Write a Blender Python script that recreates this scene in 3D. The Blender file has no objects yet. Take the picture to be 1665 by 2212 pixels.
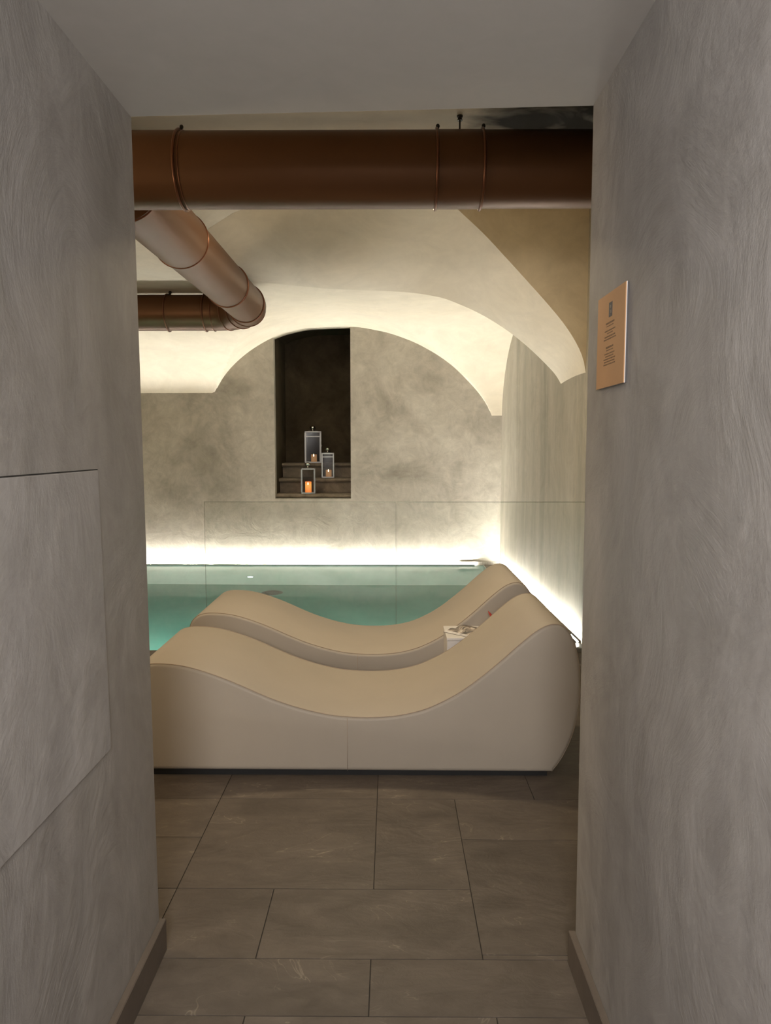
import bpy, bmesh, math, random
from mathutils import Vector, Matrix, noise
random.seed(7)
PI = math.pi
S = bpy.context.scene
COL = S.collection

# ------------------------------------------------------------------ camera
PITCH, YAW = math.radians(5.072), math.radians(0.4476)
cam_d = bpy.data.cameras.new('camera')
cam = bpy.data.objects.new('camera', cam_d)
COL.objects.link(cam)
cam.location = (0, 0, 1.4)
cam.rotation_euler = (PI / 2 - PITCH, 0, YAW)
cam_d.sensor_fit = 'HORIZONTAL'
cam_d.sensor_width = 36
cam_d.lens = 36 * 1600 / 1665
cam_d.clip_start = 0.02
S.camera = cam

# ------------------------------------------------------------------ look
S.view_settings.view_transform = 'Standard'
S.view_settings.look = 'None'
S.view_settings.gamma = 1
S.view_settings.use_curve_mapping = False
S.view_settings.exposure = 0.0
S.cycles.use_denoising = True
S.cycles.max_bounces = 10
S.cycles.diffuse_bounces = 6
S.cycles.glossy_bounces = 4
S.cycles.transparent_max_bounces = 16
S.cycles.caustics_reflective = False
S.cycles.caustics_refractive = False
S.cycles.sample_clamp_indirect = 6
world = bpy.data.worlds.new('world')
S.world = world
world.use_nodes = True
world.node_tree.nodes['Background'].inputs[0].default_value = (0.02, 0.02, 0.02, 1)
world.node_tree.nodes['Background'].inputs[1].default_value = 0.1

# ------------------------------------------------------------------ lights
LED_BACK = 570.0
LED_RIGHT = 330.0
def light(name, kind, loc, power, color, size=0.2, rot=(0, 0, 0), **k):
    d = bpy.data.lights.new(name, kind)
    d.energy = power
    d.color = color
    if kind == 'AREA':
        d.shape = 'RECTANGLE'
        d.size = size
        d.size_y = k.get('size_y', size)
        if 'spread' in k: d.spread = k['spread']
    else:
        d.shadow_soft_size = size
    if kind == 'SPOT':
        d.spot_size = k.get('angle', 1.2)
        d.spot_blend = k.get('blend', 0.8)
    o = bpy.data.objects.new(name, d)
    o.location = loc
    o.rotation_euler = rot
    COL.objects.link(o)
    return o
# the lamp of the corridor behind the viewer
light('corridor_lamp', 'POINT', (-0.1, -1.1, 1.85), 265, (1.0, 0.965, 0.965), 0.35)
# warm fill light added over the loungers to brighten their tops
light('lounger_fill', 'AREA', (-0.2, 4.15, 2.77), 31, (1.0, 0.80, 0.52), 0.25)
# unseen fill lights added under the water to brighten the pool
light('underwater_fill', 'POINT', (-2.6, 5.2, -0.55), 125, (0.94, 1.0, 0.97), 0.08)
light('underwater_fill', 'POINT', (-0.3, 5.2, -0.55), 125, (0.94, 1.0, 0.97), 0.08)
# warm fill light added out of view to lift the arch face and ceiling
light('arch_fill', 'POINT', (-2.6, 2.35, 1.7), 48, (1.0, 0.78, 0.52), 0.2)

# ------------------------------------------------------------------ materials
def srgb(r, g, b):
    f = lambda c: (c / 255 / 12.92) if c / 255 <= 0.04045 else ((c / 255 + 0.055) / 1.055) ** 2.4
    return (f(r), f(g), f(b), 1)
def new_mat(name):
    m = bpy.data.materials.new(name)
    m.use_nodes = True
    nt = m.node_tree
    return m, nt, nt.nodes['Principled BSDF']
def N(nt, t, **k):
    n = nt.nodes.new(t)
    for a, v in k.items():
        if a.startswith('i_'):
            key = a[2:].replace('_', ' ')
            n.inputs[key].default_value = v
        else: setattr(n, a, v)
    return n
def ramp(nt, src, stops):
    r = nt.nodes.new('ShaderNodeValToRGB')
    els = r.color_ramp.elements
    while len(els) < len(stops): els.new(0.5)
    for e, (p, c) in zip(els, stops):
        e.position = p; e.color = c
    nt.links.new(src, r.inputs[0])
    return r.outputs[0]
def coords(nt, scale=(1, 1, 1), rot=(0, 0, 0)):
    tc = nt.nodes.new('ShaderNodeTexCoord')
    mp = nt.nodes.new('ShaderNodeMapping')
    mp.inputs['Scale'].default_value = scale
    mp.inputs['Rotation'].default_value = rot
    nt.links.new(tc.outputs['Object'], mp.inputs[0])
    return mp.outputs[0]
def noise_n(nt, vec, scale, detail=4, rough=0.55, dist=0.0):
    n = nt.nodes.new('ShaderNodeTexNoise')
    n.inputs['Scale'].default_value = scale
    n.inputs['Detail'].default_value = detail
    n.inputs['Roughness'].default_value = rough
    n.inputs['Distortion'].default_value = dist
    nt.links.new(vec, n.inputs['Vector'])
    return n.outputs[0]
def mixc(nt, fac, a, b, mode='MIX'):
    m = nt.nodes.new('ShaderNodeMix')
    m.data_type = 'RGBA'; m.blend_type = mode
    for s, i in ((fac, 0), (a, 6), (b, 7)):
        if hasattr(s, 'is_output'): nt.links.new(s, m.inputs[i])
        else: m.inputs[i].default_value = s
    return m.outputs[2]
def bump(nt, h, strength, dist, nrm=None):
    b = nt.nodes.new('ShaderNodeBump')
    b.inputs['Strength'].default_value = strength
    b.inputs['Distance'].default_value = dist
    nt.links.new(h, b.inputs['Height'])
    if nrm is not None: nt.links.new(nrm, b.inputs['Normal'])
    return b.outputs[0]

def plaster(name, light_c, mid_c, dark_c, rough=0.42, spec=0.4, stretch=(1, 1, 1), blotch=1.3, lo=0.30, hi=0.70, bumps=0.35, fine=9.0, amt=1.0):
    """polished trowelled cement plaster"""
    m, nt, bs = new_mat(name)
    v = coords(nt, stretch)
    v0 = coords(nt)
    n1 = noise_n(nt, v, blotch, 5, 0.6, 0.7)
    n2 = noise_n(nt, v, fine, 6, 0.65, 1.4)
    n3 = noise_n(nt, v0, 2.6, 8, 0.72, 2.2)
    c = ramp(nt, n1, [(lo, dark_c), ((lo + hi) / 2, mid_c), (hi, light_c)])
    c2 = ramp(nt, n2, [(0.3, (0.80, 0.80, 0.80, 1)), (0.7, (1.12, 1.12, 1.12, 1))])
    c = mixc(nt, 0.75 * amt, c, c2, 'MULTIPLY')
    c3 = ramp(nt, n3, [(0.36, (0.86, 0.85, 0.83, 1)), (0.6, (1.05, 1.05, 1.05, 1))])
    c = mixc(nt, 0.7 * amt, c, c3, 'MULTIPLY')
    nt.links.new(c, bs.inputs['Base Color'])
    r = ramp(nt, n2, [(0.2, (rough - 0.08,) * 3 + (1,)), (0.8, (rough + 0.14,) * 3 + (1,))])
    nt.links.new(r, bs.inputs['Roughness'])
    bs.inputs['Specular IOR Level'].default_value = spec
    b = bump(nt, n3, bumps, 0.012)
    b = bump(nt, n2, bumps * 0.6, 0.004, b)
    nt.links.new(b, bs.inputs['Normal'])
    return m

def simple(name, col, rough=0.5, metal=0.0, spec=0.5, var=0.06, scale=6.0, bmp=0.0, bscale=60.0, coat=0.0):
    m, nt, bs = new_mat(name)
    v = coords(nt)
    n = noise_n(nt, v, scale, 4)
    a = tuple(c * (1 - var) for c in col[:3]) + (1,)
    b = tuple(min(1, c * (1 + var)) for c in col[:3]) + (1,)
    nt.links.new(ramp(nt, n, [(0.3, a), (0.7, b)]), bs.inputs['Base Color'])
    bs.inputs['Roughness'].default_value = rough
    bs.inputs['Metallic'].default_value = metal
    bs.inputs['Specular IOR Level'].default_value = spec
    bs.inputs['Coat Weight'].default_value = coat
    if bmp:
        nt.links.new(bump(nt, noise_n(nt, v, bscale, 3), bmp, 0.002), bs.inputs['Normal'])
    return m

def emitter(name, col, strength):
    m = bpy.data.materials.new(name)
    m.use_nodes = True
    nt = m.node_tree
    nt.nodes.clear()
    e = nt.nodes.new('ShaderNodeEmission')
    o = nt.nodes.new('ShaderNodeOutputMaterial')
    e.inputs[0].default_value = col
    e.inputs[1].default_value = strength
    nt.links.new(e.outputs[0], o.inputs[0])
    return m

def clear(name, tint, gloss_rough, ior=1.45, wave=None, gloss_col=(1, 1, 1, 1)):
    """transparent sheet with Fresnel reflection"""
    m = bpy.data.materials.new(name)
    m.use_nodes = True
    nt = m.node_tree
    nt.nodes.clear()
    o = nt.nodes.new('ShaderNodeOutputMaterial')
    t = nt.nodes.new('ShaderNodeBsdfTransparent'); t.inputs[0].default_value = tint
    g = nt.nodes.new('ShaderNodeBsdfGlossy'); g.inputs['Roughness'].default_value = gloss_rough
    g.inputs[0].default_value = gloss_col
    f = nt.nodes.new('ShaderNodeFresnel'); f.inputs['IOR'].default_value = ior
    mx = nt.nodes.new('ShaderNodeMixShader')
    if wave:
        v = coords(nt, wave[2])
        b = bump(nt, noise_n(nt, v, wave[0], 2), wave[1], 0.01)
        nt.links.new(b, g.inputs['Normal'])
    nt.links.new(f.outputs[0], mx.inputs[0])
    nt.links.new(t.outputs[0], mx.inputs[1])
    nt.links.new(g.outputs[0], mx.inputs[2])
    nt.links.new(mx.outputs[0], o.inputs[0])
    return m

def water_mat():
    m = bpy.data.materials.new('pool_water')
    m.use_nodes = True
    nt = m.node_tree
    nt.nodes.clear()
    o = nt.nodes.new('ShaderNodeOutputMaterial')
    t = nt.nodes.new('ShaderNodeBsdfRefraction'); t.inputs['Color'].default_value = (0.86, 0.97, 0.93, 1)
    t.inputs['IOR'].default_value = 1.33; t.inputs['Roughness'].default_value = 0.0
    g = nt.nodes.new('ShaderNodeBsdfGlossy'); g.inputs['Roughness'].default_value = 0.03
    f = nt.nodes.new('ShaderNodeFresnel'); f.inputs['IOR'].default_value = 1.33
    mx = nt.nodes.new('ShaderNodeMixShader')
    v = coords(nt, (1.0, 0.5, 1))
    b = bump(nt, noise_n(nt, v, 4.0, 2), 0.04, 0.01)
    for n in (t, g): nt.links.new(b, n.inputs['Normal'])
    nt.links.new(f.outputs[0], mx.inputs[0])
    nt.links.new(t.outputs[0], mx.inputs[1])
    nt.links.new(g.outputs[0], mx.inputs[2])
    nt.links.new(mx.outputs[0], o.inputs[0])
    return m
M = {}
M['corr'] = plaster('corridor_plaster', (0.42, 0.405, 0.388, 1), (0.355, 0.34, 0.325, 1), (0.275, 0.263, 0.25, 1), rough=0.56, spec=0.3, stretch=(1, 1, 0.45), blotch=1.6, bumps=0.36)
M['corr_ceil'] = plaster('corridor_ceiling_paint', (0.45, 0.435, 0.41, 1), (0.44, 0.425, 0.40, 1), (0.42, 0.405, 0.38, 1), rough=0.6, spec=0.25, bumps=0.015, amt=0.25)
M['back'] = plaster('back_wall_plaster', (0.62, 0.585, 0.505, 1), (0.53, 0.495, 0.425, 1), (0.32, 0.295, 0.245, 1), rough=0.5, spec=0.3, blotch=1.15, lo=0.28, hi=0.66, bumps=0.45, fine=7)
M['right'] = plaster('right_wall_plaster', (0.50, 0.47, 0.40, 1), (0.43, 0.40, 0.33, 1), (0.31, 0.29, 0.235, 1), rough=0.45, spec=0.35, stretch=(1, 1.6, 0.25), blotch=1.6, bumps=0.25, fine=8)
M['vault'] = plaster('vault_plaster', (0.85, 0.785, 0.65, 1), (0.82, 0.75, 0.61, 1), (0.76, 0.69, 0.55, 1), rough=0.6, spec=0.2, stretch=(0.7, 0.7, 1.5), blotch=1.2, bumps=0.2, fine=4, amt=0.4)
M['tan'] = plaster('arch_face_plaster', (0.68, 0.585, 0.42, 1), (0.63, 0.54, 0.385, 1), (0.55, 0.46, 0.32, 1), rough=0.6, spec=0.2, blotch=1.5, bumps=0.2, fine=5, amt=0.5)
M['niche'] = plaster('niche_shade_stone', (0.10, 0.078, 0.05, 1), (0.075, 0.058, 0.036, 1), (0.045, 0.034, 0.02, 1), rough=0.8, spec=0.1, blotch=2.0, bumps=0.3)  # dark colour carries the shade of the unlit niche interior
M['nichestep'] = plaster('niche_step_stone', (0.36, 0.30, 0.23, 1), (0.24, 0.20, 0.15, 1), (0.11, 0.09, 0.065, 1), rough=0.7, spec=0.2, blotch=4.0, bumps=0.6)
M['skirt'] = simple('skirting_stone', (0.115, 0.092, 0.072), 0.55, var=0.15, scale=12, bmp=0.3)
M['grout'] = simple('grout', (0.03, 0.024, 0.017), 0.9, var=0.1)
M['poolwall'] = simple('pool_wall_plaster', (0.58, 0.57, 0.51), 0.5, var=0.08, scale=1.5)
M['pool'] = simple('pool_lining', (0.20, 0.43, 0.35), 0.5, var=0.10, scale=2.0)
M['coping'] = simple('pool_coping', (0.36, 0.33, 0.27), 0.5, var=0.1)
M['brown'] = simple('brown_lacquered_steel', (0.115, 0.055, 0.026), 0.42, metal=0.42, spec=0.2, var=0.05, scale=3)
M['ring'] = simple('brown_ring_steel', (0.15, 0.06, 0.03), 0.30, metal=0.6, var=0.05)
M['black'] = simple('black_rubber_gap_shade', (0.008, 0.008, 0.008), 0.7, var=0.05)
M['rod'] = simple('hanger_steel', (0.02, 0.017, 0.013), 0.5, metal=0.5, var=0.05)
M['soot'] = simple('soot', (0.02, 0.015, 0.008), 0.9, var=0.2, scale=20)
M['leather'] = simple('cream_leatherette', (0.395, 0.348, 0.285), 0.52, spec=0.35, var=0.025, scale=4, bmp=0.12, bscale=350)
M['piping'] = simple('leatherette_seam', (0.34, 0.27, 0.20), 0.5, var=0.03)
M['white'] = simple('white_lacquer', (0.66, 0.64, 0.62), 0.4, var=0.02)
M['chrome'] = simple('polished_steel', (0.24, 0.225, 0.205), 0.36, metal=0.9, var=0.04)
M['kraft'] = simple('kraft_board', (0.50, 0.285, 0.135), 0.6, spec=0.3, var=0.05, scale=8)
M['whitebd'] = simple('board_edge', (0.60, 0.57, 0.55), 0.5, var=0.02)
M['ink'] = simple('brown_ink', (0.16, 0.085, 0.035), 0.7, var=0.1)
M['inkdark'] = simple('dark_ink', (0.055, 0.05, 0.05), 0.6, var=0.1)
M['inkmid'] = simple('grey_ink', (0.16, 0.13, 0.12), 0.6, var=0.1)
M['red'] = simple('red_petal', (0.42, 0.035, 0.02), 0.5, var=0.1)
M['led'] = emitter('led_diffuser', (1.0, 0.96, 0.87, 1), LED_BACK)
M['led_r'] = emitter('led_diffuser_right', (1.0, 0.96, 0.87, 1), LED_RIGHT)
M['alu'] = simple('led_profile', (0.3, 0.3, 0.28), 0.5, metal=0.5, var=0.02)
M['glass'] = clear('clear_glass', (0.982, 0.992, 0.985, 1), 0.02, 1.35)
M['glass_edge'] = simple('glass_edge', (0.30, 0.34, 0.26), 0.2, metal=0.5, var=0.02)
M['bright_steel'] = simple('bright_steel', (0.7, 0.68, 0.64), 0.14, metal=1.0, var=0.02)
M['lglass'] = clear('lantern_glass', (0.90, 0.90, 0.90, 1), 0.03, 1.3)
M['water'] = water_mat()
M['poollight'] = emitter('pool_lamp_lens', (0.85, 0.97, 1.0, 1), 5)
M['dark_metal'] = simple('grey_metal', (0.07, 0.09, 0.09), 0.45, metal=0.3, var=0.05)

def soot_and_shade(name):  # darkens the plaster right of the duct: soot plus painted-in shade
    M[name] = m = M['vault'].copy(); m.name = 'sooty_shaded_ceiling_plaster'
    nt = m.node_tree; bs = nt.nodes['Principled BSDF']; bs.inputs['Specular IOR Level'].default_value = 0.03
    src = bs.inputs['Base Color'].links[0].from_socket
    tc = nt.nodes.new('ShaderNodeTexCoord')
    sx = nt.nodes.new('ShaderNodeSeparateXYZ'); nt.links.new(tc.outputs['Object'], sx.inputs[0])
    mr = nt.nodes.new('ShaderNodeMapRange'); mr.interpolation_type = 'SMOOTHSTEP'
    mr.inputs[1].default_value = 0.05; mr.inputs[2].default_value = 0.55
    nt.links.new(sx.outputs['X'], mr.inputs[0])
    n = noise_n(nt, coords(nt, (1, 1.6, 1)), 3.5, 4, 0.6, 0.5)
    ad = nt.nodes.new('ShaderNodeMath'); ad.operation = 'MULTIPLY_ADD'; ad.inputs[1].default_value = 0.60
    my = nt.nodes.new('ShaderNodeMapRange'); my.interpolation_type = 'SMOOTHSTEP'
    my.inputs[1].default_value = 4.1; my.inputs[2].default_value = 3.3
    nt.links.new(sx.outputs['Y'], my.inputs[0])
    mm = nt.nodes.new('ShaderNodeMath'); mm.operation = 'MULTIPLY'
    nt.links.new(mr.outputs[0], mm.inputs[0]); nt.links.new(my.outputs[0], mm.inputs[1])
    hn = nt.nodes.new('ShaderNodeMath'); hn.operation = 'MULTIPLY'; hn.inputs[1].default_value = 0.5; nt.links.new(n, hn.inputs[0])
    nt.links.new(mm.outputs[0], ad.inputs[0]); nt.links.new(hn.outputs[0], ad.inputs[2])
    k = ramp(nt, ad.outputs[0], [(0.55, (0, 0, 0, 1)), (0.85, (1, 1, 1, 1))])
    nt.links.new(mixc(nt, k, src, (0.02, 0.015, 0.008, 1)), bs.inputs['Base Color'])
soot_and_shade('soot_shade_ceil')
def candle_mat(name, lo, hi, s):
    m, nt, bs = new_mat(name)
    tc = nt.nodes.new('ShaderNodeTexCoord')
    sx = nt.nodes.new('ShaderNodeSeparateXYZ')
    nt.links.new(tc.outputs['Generated'], sx.inputs[0])
    c = ramp(nt, sx.outputs['Z'], [(0.0, lo), (0.72, hi), (1.0, lo)])
    bs.inputs['Base Color'].default_value = (0.55, 0.33, 0.16, 1)
    bs.inputs['Roughness'].default_value = 0.6
    nt.links.new(c, bs.inputs['Emission Color'])
    bs.inputs['Emission Strength'].default_value = s
    return m
M['candle_hot'] = candle_mat('glowing_wax', (1.0, 0.20, 0.03, 1), (1.0, 0.48, 0.10, 1), 1.0)
M['candle_dim'] = candle_mat('dim_wax', (0.9, 0.42, 0.16, 1), (1.0, 0.55, 0.25, 1), 0.25)
M['flame'] = emitter('flame', (1.0, 0.80, 0.50, 1), 6)

def floor_mat():
    m, nt, bs = new_mat('slate_tile')
    at = nt.nodes.new('ShaderNodeAttribute'); at.attribute_name = 'tone'
    tc = nt.nodes.new('ShaderNodeTexCoord')
    off = nt.nodes.new('ShaderNodeVectorMath'); off.operation = 'ADD'
    sc = nt.nodes.new('ShaderNodeVectorMath'); sc.operation = 'SCALE'
    sc.inputs['Scale'].default_value = 37.0
    nt.links.new(at.outputs['Color'], sc.inputs[0])
    nt.links.new(tc.outputs['Object'], off.inputs[0])
    nt.links.new(sc.outputs[0], off.inputs[1])
    mp = nt.nodes.new('ShaderNodeMapping')
    mp.inputs['Scale'].default_value = (1.0, 1.9, 1)
    mp.inputs['Rotation'].default_value = (0, 0, 0.4)
    nt.links.new(off.outputs[0], mp.inputs[0])
    v = mp.outputs[0]
    n1 = noise_n(nt, v, 3.2, 6, 0.6, 1.0)
    n2 = noise_n(nt, v, 10, 8, 0.7, 1.5)
    c = ramp(nt, n1, [(0.30, (0.082, 0.066, 0.052, 1)), (0.5, (0.108, 0.088, 0.070, 1)), (0.72, (0.138, 0.113, 0.090, 1))])
    c = mixc(nt, 0.6, c, ramp(nt, n2, [(0.3, (0.78, 0.78, 0.78, 1)), (0.7, (1.15, 1.15, 1.15, 1))]), 'MULTIPLY')
    # thin pale veins
    n3 = noise_n(nt, v, 1.7, 3, 0.5, 3.0)
    vein = ramp(nt, n3, [(0.494, (0, 0, 0, 1)), (0.5, (1, 1, 1, 1)), (0.506, (0, 0, 0, 1))])
    msk = ramp(nt, n1, [(0.5, (0, 0, 0, 1)), (0.66, (1, 1, 1, 1))])
    vm = mixc(nt, 1.0, vein, msk, 'MULTIPLY')
    c = mixc(nt, vm, c, (0.26, 0.22, 0.17, 1))
    tm = nt.nodes.new('ShaderNodeMapRange')
    tm.inputs[3].default_value = 0.86; tm.inputs[4].default_value = 1.12
    nt.links.new(at.outputs['Fac'], tm.inputs[0])
    vs = nt.nodes.new('ShaderNodeVectorMath'); vs.operation = 'SCALE'
    nt.links.new(c, vs.inputs[0]); nt.links.new(tm.outputs[0], vs.inputs['Scale'])
    nt.links.new(vs.outputs[0], bs.inputs['Base Color'])
    bs.inputs['Roughness'].default_value = 0.5
    bs.inputs['Specular IOR Level'].default_value = 0.35
    b = bump(nt, n2, 0.5, 0.004)
    b = bump(nt, n3, 0.5, 0.01, b)
    nt.links.new(b, bs.inputs['Normal'])
    return m
M['slate'] = floor_mat()

def mosaic_mat():
    m, nt, bs = new_mat('pale_mosaic')
    v = coords(nt)
    br = nt.nodes.new('ShaderNodeTexBrick')
    br.offset = 0
    br.inputs['Color1'].default_value = (0.55, 0.52, 0.46, 1)
    br.inputs['Color2'].default_value = (0.50, 0.47, 0.42, 1)
    br.inputs['Mortar'].default_value = (0.12, 0.10, 0.08, 1)
    br.inputs['Scale'].default_value = 40
    br.inputs['Mortar Size'].default_value = 0.04
    br.inputs['Brick Width'].default_value = 0.8
    br.inputs['Row Height'].default_value = 2.0
    nt.links.new(v, br.inputs[0])
    nt.links.new(br.outputs[0], bs.inputs['Base Color'])
    return m
M['mosaic'] = mosaic_mat()

def photo_print_mat():
    m, nt, bs = new_mat('magazine_print')
    v = coords(nt)
    n = noise_n(nt, v, 14, 5, 0.6, 1.6)
    c = ramp(nt, n, [(0.42, (0.05, 0.04, 0.03, 1)), (0.50, (0.25, 0.2, 0.16, 1)), (0.58, (0.6, 0.54, 0.47, 1))])
    nt.links.new(c, bs.inputs['Base Color'])
    bs.inputs['Roughness'].default_value = 0.35
    return m
M['print'] = photo_print_mat()

# ------------------------------------------------------------------ helpers
def obj(name, bm, mat, parent=None, smooth=False, angle=None):
    me = bpy.data.meshes.new(name)
    bmesh.ops.recalc_face_normals(bm, faces=bm.faces)
    bm.to_mesh(me); bm.free()
    for mm in (mat if isinstance(mat, (list, tuple)) else [mat]): me.materials.append(mm)
    if smooth:
        for p in me.polygons: p.use_smooth = True
        if angle is not None: me.set_sharp_from_angle(angle=angle)
    o = bpy.data.objects.new(name, me)
    COL.objects.link(o)
    if parent: o.parent = parent
    return o
def thing(name, label, cat, loc=(0, 0, 0), rz=0, group=None):
    o = bpy.data.objects.new(name, None)
    o.empty_display_size = 0.1
    COL.objects.link(o)
    o.location = loc; o.rotation_euler = (0, 0, rz)
    o['label'] = label; o['category'] = cat
    if group: o['group'] = group
    return o
def tag(o, label, cat, group=None):
    o['label'] = label; o['category'] = cat
    if group: o['group'] = group
    return o
def struct(name, bm, mat, label=None, **k):
    o = obj(name, bm, mat, **k)
    o['kind'] = 'structure'
    if label: o['label'] = label
    return o
def box(bm, x0, y0, z0, x1, y1, z1, mi=0):
    vs = [bm.verts.new(p) for p in ((x0, y0, z0), (x1, y0, z0), (x1, y1, z0), (x0, y1, z0), (x0, y0, z1), (x1, y0, z1), (x1, y1, z1), (x0, y1, z1))]
    fs = []
    for f in ((3, 2, 1, 0), (4, 5, 6, 7), (0, 1, 5, 4), (1, 2, 6, 5), (2, 3, 7, 6), (3, 0, 4, 7)):
        fc = bm.faces.new([vs[i] for i in f]); fc.material_index = mi; fs.append(fc)
    return vs, fs
def boxbm(*a, bevel=0.0, seg=2):
    bm = bmesh.new()
    box(bm, *a)
    if bevel: bmesh.ops.bevel(bm, geom=bm.edges[:], offset=bevel, segments=seg, affect='EDGES', profile=0.5)
    return bm
def hexa(pts, mi=0, bm=None):
    bm = bm or bmesh.new()
    vs = [bm.verts.new(p) for p in pts]
    for f in ((3, 2, 1, 0), (4, 5, 6, 7), (0, 1, 5, 4), (1, 2, 6, 5), (2, 3, 7, 6), (3, 0, 4, 7)):
        bm.faces.new([vs[i] for i in f]).material_index = mi
    return bm
def tube(bm, pts, r, seg=12, caps=True, mi=0, radii=None):
    """sweep a circle along pts"""
    rings = []
    n = len(pts)
    P = [Vector(p) for p in pts]
    up = None
    for i in range(n):
        t = (P[min(i + 1, n - 1)] - P[max(i - 1, 0)]).normalized()
        if up is None:
            up = Vector((0, 0, 1)) if abs(t.z) < 0.9 else Vector((1, 0, 0))
        a = t.cross(up).normalized(); b = a.cross(t).normalized(); up = b
        rr = radii[i] if radii else r
        rings.append([bm.verts.new(P[i] + rr * (math.cos(2 * PI * k / seg) * a + math.sin(2 * PI * k / seg) * b)) for k in range(seg)])
    for i in range(n - 1):
        for k in range(seg):
            bm.faces.new([rings[i][k], rings[i][(k + 1) % seg], rings[i + 1][(k + 1) % seg], rings[i + 1][k]]).material_index = mi
    if caps:
        bm.faces.new(rings[0]).material_index = mi; bm.faces.new(rings[-1]).material_index = mi
def lathe(bm, prof, c=(0, 0, 0), seg=24, mi=0):
    """prof: list of (r, z)"""
    rings = []
    for r, z in prof:
        if r < 1e-6: rings.append([bm.verts.new((c[0], c[1], c[2] + z))])
        else: rings.append([bm.verts.new((c[0] + r * math.cos(2 * PI * k / seg), c[1] + r * math.sin(2 * PI * k / seg), c[2] + z)) for k in range(seg)])
    for a, b in zip(rings, rings[1:]):
        for k in range(seg):
            k2 = (k + 1) % seg
            if len(a) == 1 and len(b) == 1: continue
            if len(a) == 1: f = [a[0], b[k], b[k2]]
            elif len(b) == 1: f = [a[k], b[0], a[k2]]
            else: f = [a[k], a[k2], b[k2], b[k]]
            bm.faces.new(f).material_index = mi
def torus(bm, c, axis, R, r, seg=48, s2=8, sq=1.0):
    """ring round `axis` ('X','Y','Z' or a vector); sq widens it along the axis"""
    ax = {'X': Vector((1, 0, 0)), 'Y': Vector((0, 1, 0)), 'Z': Vector((0, 0, 1))}.get(axis) if isinstance(axis, str) else Vector(axis).normalized()
    u = ax.orthogonal().normalized(); v = ax.cross(u)
    c = Vector(c)
    g = []
    for i in range(seg):
        d = math.cos(2 * PI * i / seg) * u + math.sin(2 * PI * i / seg) * v
        g.append([bm.verts.new(c + d * (R + r * math.cos(2 * PI * j / s2)) + ax * (r * sq * math.sin(2 * PI * j / s2))) for j in range(s2)])
    for i in range(seg):
        for j in range(s2):
            bm.faces.new([g[i][j], g[(i + 1) % seg][j], g[(i + 1) % seg][(j + 1) % s2], g[i][(j + 1) % s2]])
def lerp_curve(pts, x):
    if x <= pts[0][0]: return pts[0][1]
    for (a, za), (b, zb) in zip(pts, pts[1:]):
        if x <= b: return za + (zb - za) * (x - a) / (b - a)
    return pts[-1][1]
def smooth_curve(pts, x):
    """monotone cubic (finite difference) interpolation"""
    if x <= pts[0][0]: return pts[0][1]
    if x >= pts[-1][0]: return pts[-1][1]
    n = len(pts)
    d = [(pts[i + 1][1] - pts[i][1]) / (pts[i + 1][0] - pts[i][0]) for i in range(n - 1)]
    def m(i):
        if i == 0: return d[0]
        if i == n - 1: return d[-1]
        if d[i - 1] * d[i] <= 0: return 0
        return 2 * d[i - 1] * d[i] / (d[i - 1] + d[i])
    for i in range(n - 1):
        if x <= pts[i + 1][0]:
            h = pts[i + 1][0] - pts[i][0]; t = (x - pts[i][0]) / h
            return ((2 * t**3 - 3 * t**2 + 1) * pts[i][1] + (t**3 - 2 * t**2 + t) * h * m(i)
                    + (-2 * t**3 + 3 * t**2) * pts[i + 1][1] + (t**3 - t**2) * h * m(i + 1))

# ------------------------------------------------------------------ room shell dimensions
YB = 8.72                      # back wall
XL = -4.2                      # left wall of the pool room
def XR(y): return 1.355 - 0.0185 * (y - 5.2)      # right wall of the pool room
YN, YF = 5.24, 5.94            # near and far edge of the wide arch
NX0, NX1, NZ0, NDEP = -1.37, -0.476, 0.785, 9.66  # niche

# curves of the vaults: measured heights along X
B_PTS = [(-2.9, 0.9), (-2.2, 1.70), (-2.06, 2.024), (-1.936, 2.228), (-1.772, 2.400), (-1.608, 2.525), (-1.386, 2.648), (-1.191, 2.716), (-0.907, 2.765), (-0.472, 2.776),
         (-0.108, 2.723), (0.208, 2.622), (0.466, 2.495), (0.692, 2.342), (0.882, 2.165), (1.045, 1.98), (1.122, 1.862), (1.166, 1.761), (1.178, 1.72), (1.25, 1.4), (1.5, 1.2)]
F_PTS = [(-4.3, 2.715), (-1.9, 2.715), (-1.3, 2.70), (-0.75, 2.655), (-0.466, 2.628), (-0.179, 2.618), (0.104, 2.604), (0.369, 2.566), (0.562, 2.498), (0.723, 2.422), (0.844, 2.351), (0.958, 2.273), (1.091, 2.166), (1.213, 2.052), (1.295, 1.965), (1.345, 1.885), (1.36, 1.85)]
N_PTS = [(-4.3, 2.76), (-1.75, 2.77), (-1.35, 2.85), (-1.0, 3.03), (-0.6, 3.08), (0.25, 3.09), (0.442, 3.024), (0.49, 2.983), (0.631, 2.855), (0.776, 2.706), (0.955, 2.516), (1.098, 2.361), (1.206, 2.232), (1.296, 2.092), (1.340, 1.985), (1.356, 1.895)]
def sstep(a, b, x):
    t = max(0, min(1, (x - a) / (b - a))); return t * t * (3 - 2 * t)
def ell(y, yc, h, z0, b):
    if y <= yc: return z0 + b
    u = min(1, (y - yc) / h)
    return z0 + b * math.sqrt(max(0, 1 - u * u))
def zmain(x, y):
    left = ell(y, 6.0, 2.72, 2.005, 0.715)
    right = ell(y, 7.45, 1.27, 1.728, 0.99)
    t = sstep(-1.6, 0.4, x)
    return left * (1 - t) + right * t
def G(x, y):
    return max(zmain(x, y), smooth_curve(B_PTS, x) - 0.022 * (YB - y))
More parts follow.
